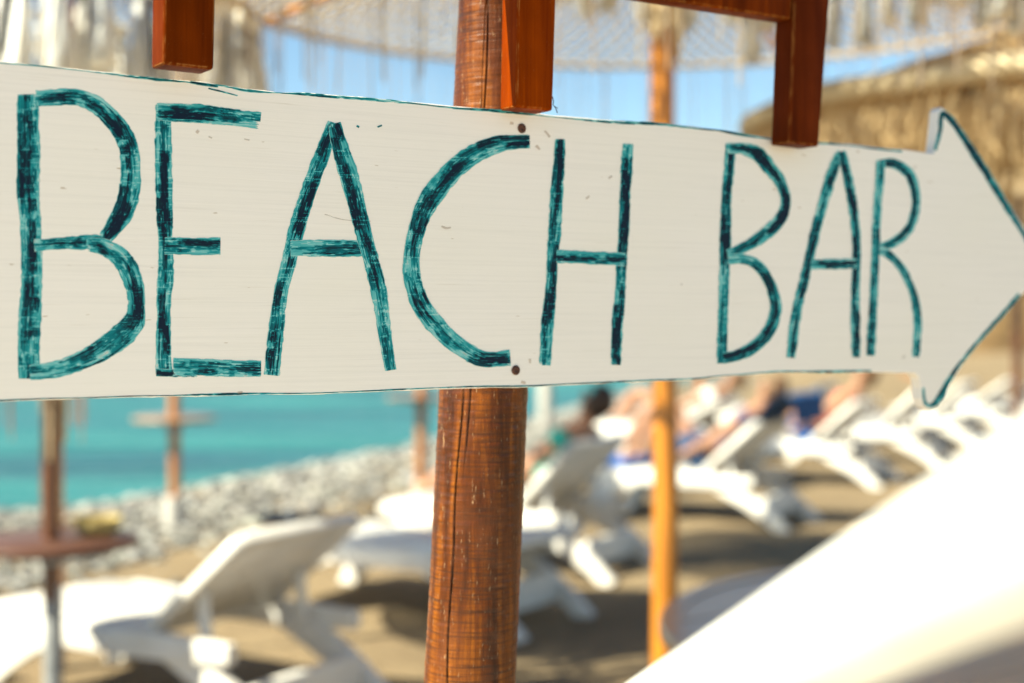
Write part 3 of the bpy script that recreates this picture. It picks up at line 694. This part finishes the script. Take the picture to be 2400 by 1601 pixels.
# ropes hanging at the first pole
mb = MB()
for k in range(14):
    a = random.uniform(0, 6.28); r = random.uniform(.03, .045); z1 = random.uniform(.95, 1.25)
    mb.tube([(r * math.cos(a), r * math.sin(a), 2.3), (r * 1.1 * math.cos(a), r * 1.1 * math.sin(a), 1.7), (r * math.cos(a), r * math.sin(a), z1)], [.008, .008, .006], 5)
mb.build('rope_wrap', M['net'], u1)
for q in (-.20, -.155, -.13, .10, .135, .42):
    mb = MB()
    for k in range(5):
        dx = random.gauss(0, .014); mb.tube([(q * .6, -.05, 2.95), (q + dx * .6, -.1, 1.8), (q + dx * 1.6, -.1, random.uniform(1.02, 1.3) if q < .3 else 1.4)], [.004, .004, .0025], 4)
    mb.build('hanging_cord', M['redthread'], u1)
u2 = parasol('parasol', PX(400, 9.8), 9.8, 'orange pole parasol with a round table and a white base among the pebbles', g_par, 1.1, 2.42, .38, M['orangepole'], .040, fringe=260, table=(.77, .285, M['palewood']), base=.22, flen=.3)
u3 = parasol('parasol', PX(966, 11.8), 11.8, 'parasol on an orange pole by the water just left of the sign pole', g_par, 1.1, 2.42, .38, M['orangepole'], .045, fringe=260, table=(.80, .285, M['palewood']), base=.1, flen=.3)
u4 = parasol('parasol', PX(1252, 18.5), 18.5, 'far parasol on a white footed pole just right of the sign pole', g_par, 1.1, 2.5, .38, M['orangepole'], .05, fringe=200, base=.7, flen=.3)
u5 = parasol('parasol', PX(1608, 16), 16, 'far orange pole parasol seen right behind the honey coloured pole', g_par, 1.15, 2.5, .38, M['orangepole'], .05, fringe=200, table=(.5, .3, M['orangepole']), flen=.3)
u6 = parasol('parasol', PX(2335, 12.5), 12.5, 'brown pole parasol beyond the point of the arrow', g_par, 1.2, 2.45, .42, M['darkpole'], .045, fringe=300, flen=.4)
u7 = parasol('parasol', PX(2120, 19), 19, 'far parasol beyond the arrow head in front of the brown slope', g_par, 1.2, 2.5, .42, M['orangepole'], .05, fringe=240, table=(.7, .3, M['orangepole']), flen=.35)
parasol('parasol', PX(127, 5.9), 5.9, 'hidden parasol added in line behind the dark pole to shade the sand', g_par, .84, 2.18, .2, M['orangepole'], .034)  # shade caster added out of sight behind the dark pole
parasol('parasol', PX(1030, 7.6), 7.6, 'hidden parasol added in line behind the sign pole to shade the sand', g_par, 1.15, 2.30, .12, M['orangepole'], .034)  # added only for its shadow, hidden by the sign and its pole
uy = parasol('parasol', PX(1525, 4.5), 4.5, 'honey coloured pole parasol with net canopy and long thread fringe behind the sign', g_par, 1.5, 2.51, .50, M['yellowpole'], .041, fringe=260, net=(24, 140, .0072), ph=.35, flen=.5)
parasol('parasol', -1.42, 2.5, 'unseen net parasol added left of the view to shade the round plank table', g_par, 1.0, 2.5, .35, M['orangepole'], .034)  # out of view, added to throw shade over the plank table
M['thatch'] = var_mat('golden_thatch', (0.80, 0.60, 0.34), (0.58, 0.40, 0.2), (30, 30, 4), 0.9)
M['lit_band'] = var_mat('lit_band_straw', (0.66, 0.55, 0.37), (0.5, 0.38, 0.22), (8, 8, 60), 0.9, bstr=0.4)  # sunlit tone put into the ring's own colour
tx_, ty_, tR, tz_, trise = 2.34, 5.2, 1.44, 2.14, .5
ut = empty('thatched_parasol', (tx_, ty_, 0), 'straw thatched parasol with ragged hanging straw at the upper right above the arrow head', 'parasol', g_par)
mb = MB(); mb.tube([(0, 0, -.05), (0, 0, 1.3), (0, 0, tz_ + trise)], [.045, .044, .04], 18); mb.build('pole', M['darkpole'], ut)
for a in spread(8):
    mb = MB(); mb.tube([(.05 * math.cos(a), .05 * math.sin(a), tz_ + trise - .05), (tR * .98 * math.cos(a), tR * .98 * math.sin(a), tz_ - .03)], [.022, .016], 8); mb.build('rib', M['darkpole'], ut)
mb = MB(); mb.lathe([(tR, 0), (tR * .66, trise * .36), (tR * .33, trise * .69), (.04, trise), (.01, trise + .02)], 48); o = mb.build('roof', M['thatch'], ut); o.location.z = tz_
mb = MB(); mb.tube([((tR + .02) * math.cos(a), (tR + .02) * math.sin(a), .006 * math.sin(a * 11)) for a in np.linspace(0, 2 * math.pi, 97)], .036, 10, False); o = mb.build('lit_edge_band', M['lit_band'], ut); o.location.z = tz_ + .03  # pale ring added to stand for the sunlit band of the roof
mb = MB()
for _ in range(2600):
    a = random.uniform(0, 6.283); f0 = random.uniform(.06, .82); f1 = f0 + random.uniform(.12, .26); rr = [tR * f0, tR * (f0 + f1) / 2, tR * f1]
    da = random.gauss(0, .03)
    mb.tube([(r_ * math.cos(a + da * k), r_ * math.sin(a + da * k), trise * (1 - r_ / tR) + (.008, .03, .02)[k] + random.uniform(0, .012)) for k, r_ in enumerate(rr)], [.003, .0045, .002], 3, False)
o = mb.build('thatch', M['thatch'], ut); o.location.z = tz_; o['kind'] = 'stuff'
mb = MB()
for _ in range(2400):
    a = random.uniform(0, 6.283); r0 = tR * random.uniform(.93, 1.02); l = random.uniform(.12, .27) * (1 + .35 * math.sin(a * 9) * math.sin(a * 4)); da = random.gauss(0, .012); dr_ = random.gauss(.01, .02)
    mb.tube([(r0 * .96 * math.cos(a), r0 * .96 * math.sin(a), .03), ((r0 + dr_) * math.cos(a), (r0 + dr_) * math.sin(a), -l * .4), ((r0 + dr_ * 1.6) * math.cos(a + da), (r0 + dr_ * 1.6) * math.sin(a + da), -l)], [.004, .004, .002], 3, False)
o = mb.build('straw_fringe', M['thatch'], ut); o.location.z = tz_; o['kind'] = 'stuff'
# tassels gathered under the honey parasol's canopy
zr = uy.location.z
def hang(u, v, Y, mesh, sc=1.0):
    t_ = bpy.data.objects.new('tassel', mesh); COL.objects.link(t_); t_.parent = uy
    t_.location = (PX(u, Y) - uy.location.x, Y - uy.location.y, PZ(v, Y) - uy.location.z + .34 * sc); t_.scale = (sc * 1.15, sc * 1.15, sc); t_.rotation_euler = (0, 0, random.uniform(0, 6))
for (u, v, Y, sc) in ((1300, 20, 5.3, .8), (1345, 34, 5.2, .8), (1395, 22, 5.3, .8), (1690, 78, 5.2, .9), (1725, 104, 5.1, .9), (1758, 88, 5.2, .9), (1915, 84, 5.3, .6), (1985, 104, 5.2, .7), (2040, 56, 5.3, .6),
                      (2105, 22, 4.9, .9), (2160, 28, 4.9, .9), (2205, 36, 4.8, .9), (2260, 24, 4.8, .9), (2300, 70, 4.7, .9), (2340, 84, 4.7, .9), (1480, 18, 4.6, .8), (1580, 24, 4.7, .8)):
    hang(u, v, Y, random.choice(TASS), sc)
mb = MB()
for k in range(26):
    a = random.uniform(0, 6.28); r = random.uniform(.044, .062)
    mb.tube([(r * .8 * math.cos(a), r * .8 * math.sin(a), 2.75), (r * math.cos(a), r * math.sin(a), 2.45), (r * 1.05 * math.cos(a), r * 1.05 * math.sin(a), random.uniform(2.26, 2.38))], [.011, .012, .008], 5)
mb.build('rope_wrap', M['net'], uy)

# ------------------------------------------------------------------ sun loungers
H = Vector((0.84, -0.545, 0)).normalized()          # foot -> head on the ground
def sweep(mb, pts, wid, thk):                        # rectangular bar along pts in the local xz plane, thk across y
    pts = [Vector(p) for p in pts]; rows = []
    for i, p in enumerate(pts):
        d = (pts[min(i + 1, len(pts) - 1)] - pts[max(i - 1, 0)]).normalized(); n = Vector((-d.z, 0, d.x)); w = wid[i] if hasattr(wid, '__len__') else wid
        b = len(mb.v); y = p.y
        mb.v += [tuple(p + n * w / 2 + Vector((0, thk / 2, 0))), tuple(p + n * w / 2 - Vector((0, thk / 2, 0))), tuple(p - n * w / 2 - Vector((0, thk / 2, 0))), tuple(p - n * w / 2 + Vector((0, thk / 2, 0)))]
        rows.append(b)
    for a, b in zip(rows, rows[1:]):
        for k in range(4): mb.f.append((a + k, a + (k + 1) % 4, b + (k + 1) % 4, b + k))
    mb.f.append(tuple(rows[0] + k for k in (3, 2, 1, 0))); mb.f.append(tuple(rows[-1] + k for k in range(4)))
def make_lounger():
    r = empty('sun_lounger', (0, 0, 0), 'x', 'sun lounger')
    for s in (-1, 1):
        mb = MB(); sweep(mb, [(0.02, .33 * s, .335), (.2, .33 * s, .35), (.7, .33 * s, .345), (1.0, .33 * s, .36), (1.38, .33 * s, .375)], [.07, .115, .10, .115, .08], .05); mb.build('side_rail', M['plastic'], r, True, .012)
        mb = MB(); sweep(mb, [(.52, .33 * s, .325), (.36, .33 * s, .30), (.22, .33 * s, .22), (.12, .33 * s, .1), (.06, .33 * s, -.02)], [.04, .15, .17, .12, .09], .055); mb.build('leg', M['plastic'], r, True, .012)
        mb = MB(); sweep(mb, [(1.02, .305 * s, .34), (1.18, .305 * s, .30), (1.36, .305 * s, .19), (1.50, .305 * s, .08), (1.60, .305 * s, -.02)], [.05, .13, .115, .095, .09], .05); mb.build('leg', M['plastic'], r, True, .012)
    mb = MB(); mb.box(1.40, 1.445, -.28, .28, .08, .25); mb.build('crossbar', M['plastic'], r, True, .012)
    mb = MB(); mb.box(0.02, .065, -.305, .305, .29, .40); mb.build('end_bar', M['plastic'], r, True, .012)
    mb = MB()
    for k in range(12):
        x = .075 + k * .074; mb.box(x, x + .066, -.302, .302, .383, .405)
    mb.box(.07, .95, -.301, .301, .375, .387)
    mb.build('seat', M['plastic'], r, True, .006, 1)
    mb = MB()
    for s in (-1, 1): mb.box(0, .88, s * .30 - .028, s * .30 + .028, -.02, .03)
    mb.box(.84, .90, -.30, .30, -.018, .034)
    for k in range(11):
        x = .03 + k * .074; mb.box(x, x + .066, -.275, .275, 0, .022)
    mb.box(.02, .85, -.274, .274, -.008, .004)
    o = mb.build('backrest', M['plastic'], r, True, .008, 1); o.location = (.97, 0, .40)
    for s in (-1, 1):
        mb = MB(); sweep(mb, [(1.02, .25 * s, .36), (1.30, .25 * s, .36)], .03, .03); mb.build('support', M['plastic'], r, True, .005, 1)
    return r
proto = make_lounger(); first = [True]
g_l = 'white resin sun loungers in a slanting row on the beach'
RS = Vector((-H.y, H.x, 0))
lounger_at = {}; LZ = 0.86
def place(key, nh, theta, label, hd=None):
    h = Vector(H) if hd is None else Vector((math.cos(hd), math.sin(hd), 0))
    rs = Vector((-h.y, h.x, 0))
    o = proto if first[0] else copy_tree(proto); first[0] = False
    base = Vector((nh[0], nh[1], 0)) + rs * .33 - h * .97
    zc = float(ground_z(np.array(base.x + h.x * .8), np.array(base.y + h.y * .8)))
    o.location = (base.x, base.y, zc); o.rotation_euler = (0, 0, math.atan2(h.y, h.x)); o.scale = (1, 1, LZ)
    tag(o, label, 'sun lounger', g_l)
    for ch in o.children:
        if ch.name.startswith('backrest'): ch.rotation_euler = (0, -R(theta), 0)
        if ch.name.startswith('support'):
            ch.location = (.0, 0, .0)
        if key == 'A' and ch.name.startswith('backrest'): ch.scale.x = .68
    lounger_at[key] = (o, theta); return o
# supports only make sense under a raised back: shape them per lounger below
place('A', (-1.28, 4.98), 44, 'white sun lounger with low raised back, foremost, right of the dark pole')
place('B', (-.50, 6.72), 8, 'white sun lounger with nearly flat back, mostly behind the sign pole')
place('C', (.0, 8.1), 50, 'white sun lounger with steep back holding a person in teal')
place('D', (1.32, 10.0), 46, 'white sun lounger with a navy towel over its back, right of the honey coloured pole')
place('Z', (-2.62, 4.3), 30, 'white sun lounger with raised back cut by the left edge, behind the dark pole')
place('E', (2.58, 12.4), 46, 'white sun lounger just beyond the one with the navy towel')
place('F', (3.6, 14.0), 50, 'white sun lounger below the lower barb of the arrow')
place('G', (4.55, 15.7), 48, 'white sun lounger second from the far end of the row')
place('I', (5.6, 17.5), 40, 'white sun lounger at the far end of the row')
place('L', (6.8, 19.4), 42, 'white sun lounger beyond the far end of the row, half behind the handrail')
place('J', (1.6, 14.4), 30, 'white sun lounger behind, nearer the water, below the gap between BEACH and BAR')
place('K', (3.2, 17.0), 35, 'white sun lounger behind, nearer the water, farthest out')
def support_fix():
    for key, (o, th) in lounger_at.items():
        for ch in [c for c in o.children if c.name.startswith('support')]:
            s = 1 if ch.data.vertices[0].co.y > 0 else -1
            e = (.97 + .27 * math.cos(R(th)), .4 + .27 * math.sin(R(th)) - .015)
            mb = MB(); sweep(mb, [(min(1.33, e[0] + .02), .25 * s, .36), (e[0], .25 * s, max(.37, e[1]))], .03, .03)
            me = bpy.data.meshes.new('support'); me.from_pydata(mb.v, [], mb.f); me.update(); me.materials.append(M['plastic']); ch.data = me
support_fix()

# ------------------------------------------------------------------ bathers on the loungers
def skin_mesh(nodes, edges, root, sub=2):
    me = bpy.data.meshes.new('tmp'); me.from_pydata([n[0] for n in nodes], edges, []); me.update()
    o = bpy.data.objects.new('tmp', me); COL.objects.link(o)
    md = o.modifiers.new('s', 'SKIN'); md.use_smooth_shade = True
    for i, n in enumerate(nodes):
        sv = me.skin_vertices[0].data[i]; sv.radius = n[1] if hasattr(n[1], '__len__') else (n[1], n[1]); sv.use_root = (i == root)
    ms = o.modifiers.new('d', 'SUBSURF'); ms.levels = sub; ms.render_levels = sub
    dg = bpy.context.evaluated_depsgraph_get(); dg.update()
    out = bpy.data.meshes.new_from_object(o.evaluated_get(dg)); bpy.data.objects.remove(o); return out
def bather(key, label, top_m, bot_m, hair_m, knee=.18, along=.0, arm_up=False):
    lo, th = lounger_at[key]; t_ = R(th); c, s = math.cos(t_), math.sin(t_)
    root = empty('person', lo.location, label, 'person'); root.rotation_euler = lo.rotation_euler
    def B(d, y, up): return (.97 + c * d - s * up, y, .425 * LZ + s * d * LZ + c * up)     # along the backrest
    hip = (.93 + along, 0, .465); seat = .36
    N = []; E = []
    def add(p, r, par=None):
        N.append((p, r)); i = len(N) - 1
        if par is not None: E.append((par, i))
        return i
    i_h = add(hip, (.15, .10))
    i_w = add(B(.20, 0, .105), (.135, .085), i_h); i_c = add(B(.40, 0, .115), (.155, .095), i_w); i_s = add(B(.52, 0, .115), (.12, .07), i_c)
    i_n = add(B(.60, 0, .125), .048, i_s); i_hd = add(B(.70, 0, .15), .082, i_n); i_ht = add(B(.79, 0, .165), .078, i_hd)
    for sg in (-1, 1):
        k1 = add((hip[0] - .10, .10 * sg, hip[2]), .085, i_h)
        kn = add((hip[0] - .42, .12 * sg, hip[2] + knee * (1 if sg > 0 else 1.25)), .058, k1)
        cf = add((hip[0] - .58, .12 * sg, hip[2] + knee * .55), .052, kn)
        an = add((hip[0] - .80 + knee * .5, .11 * sg, seat + .045), .034, cf); add((hip[0] - .86 + knee * .5, .115 * sg, seat + .07), .03, an)
        sh = add(B(.50, .19 * sg, .11), .056, i_s)
        if arm_up and sg > 0:
            el = add(B(.62, .34 * sg, .25), .040, sh); wr = add(B(.78, .22 * sg, .30), .028, el)
        else:
            el = add(B(.24, .27 * sg, .13), .040, sh); wr = add((hip[0] - .05, .24 * sg, hip[2] + .06), .028, el)
        hd = add(tuple(Vector(N[wr][0]) + (Vector(N[wr][0]) - Vector(N[el][0])).normalized() * .08), (.038, .018), wr)
        dv = (Vector(N[wr][0]) - Vector(N[el][0])).normalized(); sv = Vector((0, 1, 0)).cross(dv).normalized()
        for kf in range(4):
            o_ = (kf - 1.5) * .017; p1 = Vector(N[hd][0]) + dv * .03 + Vector((0, o_, 0)); f1 = add(tuple(p1), .010, hd)
            add(tuple(p1 + dv * (.045 + .008 * (kf in (1, 2))) - Vector((0, 0, .012))), .008, f1)
        p1 = Vector(N[wr][0]) + dv * .03 + Vector((0, -.035 * sg, 0)); f1 = add(tuple(p1), .011, hd); add(tuple(p1 + dv * .035 + Vector((0, -.015 * sg, 0))), .009, f1)
    me = skin_mesh(N, E, 0); body = link('body', me, M['skin'], root)
    # face: nose, ears, brow moulded as small pieces of the head
    hc = Vector(B(.745, 0, .16)); f = Vector((-s, 0, c)); upv = Vector((c, 0, s)); yv = Vector((0, 1, 0))
    def blob(name, ctr, rad3, m, parent=root, seg=10):
        bm = bmesh.new(); bmesh.ops.create_uvsphere(bm, u_segments=seg, v_segments=8, radius=1)
        for v in bm.verts: v.co = ctr + yv * (v.co.x * rad3[0]) + f * (v.co.y * rad3[1]) + upv * (v.co.z * rad3[2])
        me = bpy.data.meshes.new(name); bm.to_mesh(me); bm.free(); return link(name, me, m, parent)
    blob('nose', hc + f * .086, (.013, .02, .024), M['skin'])
    for sg in (-1, 1):
        blob('ear', hc + yv * .080 * sg, (.012, .02, .032), M['skin']); blob('eye', hc + yv * .032 * sg + f * .074 + upv * .02, (.013, .008, .008), M['black'])
    blob('mouth', hc + f * .078 - upv * .042, (.024, .008, .008), M['coral'])
    # hair cap: upper and back half of an ovoid round the skull
    bm = bmesh.new(); bmesh.ops.create_uvsphere(bm, u_segments=20, v_segments=14, radius=1)
    bmesh.ops.delete(bm, geom=[v for v in bm.verts if v.co.y > .35 and v.co.z < .45 or v.co.z < -.75], context='VERTS')
    for v in bm.verts:
        w = 1 + .03 * math.sin(v.co.x * 17) * math.cos(v.co.z * 13); v.co = hc + upv * .018 - f * .006 + (yv * (v.co.x * .095) + f * (v.co.y * .10) + upv * (v.co.z * .112)) * w
    me = bpy.data.meshes.new('hair'); bm.to_mesh(me); bm.free(); link('hair', me, hair_m, root)
    # clothes: slightly fatter skin over the same chain
    nt_ = [(N[i_w][0], (.15, .098)), (N[i_c][0], (.17, .108)), (N[i_s][0], (.135, .082)), (B(.50, .17, .11), .072), (B(.40, .235, .12), .058), (B(.50, -.17, .11), .072), (B(.40, -.235, .12), .058), (B(.06, 0, .105), (.15, .10))]
    link('shirt', skin_mesh(nt_, [(7, 0), (0, 1), (1, 2), (2, 3), (3, 4), (2, 5), (5, 6)], 7), top_m, root)
    nb_ = [(hip, (.165, .112))]; eb = []
    for sg in (-1, 1):
        nb_.append(((hip[0] - .10, .10 * sg, hip[2] + .002), .10)); nb_.append(((hip[0] - .25, .11 * sg, hip[2] + knee * .5), .088)); k = len(nb_); eb += [(0, k - 2), (k - 2, k - 1)]
    link('shorts', skin_mesh(nb_, eb, 0), bot_m, root)
    return root
bather('C', 'dark haired person in a teal shirt reclining on the lounger right of the sign pole', M['teal'], M['teal'], M['hair'], .10)
bather('D', 'brown haired person in mauve reclining with bent knees beside the navy towel', M['mauve'], M['denim'], M['brownhair'], .28)
bather('E', 'person in a coral top reclining beyond the navy towel', M['coral'], M['blue'], M['brownhair'], .2, arm_up=True)
bather('J', 'person in white top on the lounger nearer the water', M['whitecloth'], M['denim'], M['brownhair'], .2)

# towels and cushion
def drape(name, key, x0, x1, m, label, wid=.30):
    lo, th = lounger_at[key]; t_ = R(th); c, s = math.cos(t_), math.sin(t_)
    path = [(.97 + c * .50 - s * .05, .40 + s * .50 + c * .05), (.97 + c * .70 - s * .05, .40 + s * .70 + c * .05), (.97 + c * .88 - s * .05, .40 + s * .88 + c * .05), (.97 + c * .92 - s * .01, .40 + s * .92 + c * .01), (.97 + c * .92 + s * .04, .40 + s * .92 - c * .04), (.97 + c * .86 + s * .09, .40 + s * .86 - c * .06 - .03), (.97 + c * .86 + s * .10, .40 + s * .86 - .12), (.97 + c * .86 + s * .10, .40 + s * .86 - .19)]
    vs = []; nw = 13
    for i, (x, z) in enumerate(path):
        for k in range(nw):
            y = x0 + (x1 - x0) * k / (nw - 1); vs.append((x + .012 * math.sin(k * 1.3 + i * .4) * (i > 4), y, z * LZ + .006 + .008 * math.sin(k * .9 + i)))
    fs_ = [(i * nw + k, i * nw + k + 1, (i + 1) * nw + k + 1, (i + 1) * nw + k) for i in range(len(path) - 1) for k in range(nw - 1)]
    me = bpy.data.meshes.new(name); me.from_pydata(vs, [], fs_); me.update()
    o = link(name, me, m); o.location = lo.location; o.rotation_euler = lo.rotation_euler
    md = o.modifiers.new('t', 'SOLIDIFY'); md.thickness = .008; md2 = o.modifiers.new('s', 'SUBSURF'); md2.levels = md2.render_levels = 1
    return tag(o, label, 'towel')
drape('towel', 'D', -.28, .36, M['navy'], 'navy blue towel draped over the raised back of a white lounger')
lo, th = lounger_at['D']
mb = MB(); mb.box(-.02, .34, -.27, .27, .351, .41); o = mb.build('folded_towel', M['blue'], None, True, .02, 3); o.location = lo.location; o.rotation_euler = lo.rotation_euler
tag(o, 'blue folded towel on the foot of a lounger, left of the honey coloured pole', 'towel')

# ------------------------------------------------------------------ small things
tx, ty = u1.location.x, u1.location.y
mb = MB(); mb.lathe([(.045, 0), (.072, .012), (.082, .04), (.084, .058), (.076, .058), (.07, .03), (.03, .012), (.002, .01)], 28)
o = mb.build('straw_bowl', M['straw']); o.location = (tx + .125, ty + .10, u1.location.z + .691)
tag(o, 'small yellow straw bowl on the round table at the dark pole', 'bowl')
# round plank table at right, partly hidden by the handrail
TC = Vector((1.16, 3.15, 0)); TR = .83; TZ = .765
tb = empty('round_table', TC, 'round tan plank table half hidden behind the white handrail', 'table')
tb.rotation_euler.z = R(35)
np_ = 11; pw = 2 * (TR - .05) / np_
for k in range(np_):
    y0 = -(TR - .05) + k * pw + .002; y1 = y0 + pw - .004; mb = MB(); n = 8
    def half(y): return math.sqrt(max(.0004, (TR - .052) ** 2 - y * y))
    yy = [y0 + (y1 - y0) * i / n for i in range(n + 1)]
    loop = [(half(y), y) for y in yy] + [(-half(y), y) for y in reversed(yy)]
    b = len(mb.v); L_ = len(loop); dz = random.uniform(-.001, .001)
    mb.v += [(x, y, TZ - .026) for x, y in loop] + [(x, y, TZ + dz) for x, y in loop]
    mb.f += [tuple(reversed(range(L_))), tuple(range(L_, 2 * L_))] + [(i, (i + 1) % L_, L_ + (i + 1) % L_, L_ + i) for i in range(L_)]
    mb.build('plank', M['palewood'], tb, True)
mb = MB(); n = 72
for r_, z_ in ((TR - .05, TZ - .03), (TR, TZ - .03), (TR, TZ - .002), (TR - .004, TZ + .003), (TR - .05, TZ + .003)):
    mb.v += [(r_ * math.cos(2 * math.pi * k / n), r_ * math.sin(2 * math.pi * k / n), z_) for k in range(n)]
mb.f = [(j * n + k, j * n + (k + 1) % n, ((j + 1) % 5) * n + (k + 1) % n, ((j + 1) % 5) * n + k) for j in range(5) for k in range(n)]
mb.build('rim', M['palewood'], tb)
mb = MB(); mb.lathe([(.30, -.02), (.30, .03), (.06, .06), (.05, .4), (.05, TZ - .06), (.16, TZ - .031), (.16, TZ - .0305)], 24); mb.build('pedestal', M['darkpole'], tb)
mb = MB(); mb.box(0, .21, 0, .297, 0, .012); o = mb.build('menu', M['whitecloth'], None, True, .002, 1)
o.location = (1.02, 2.74, TZ + .004); o.rotation_euler = (0, 0, R(-20))
tag(o, 'white booklet lying on the round plank table', 'menu')
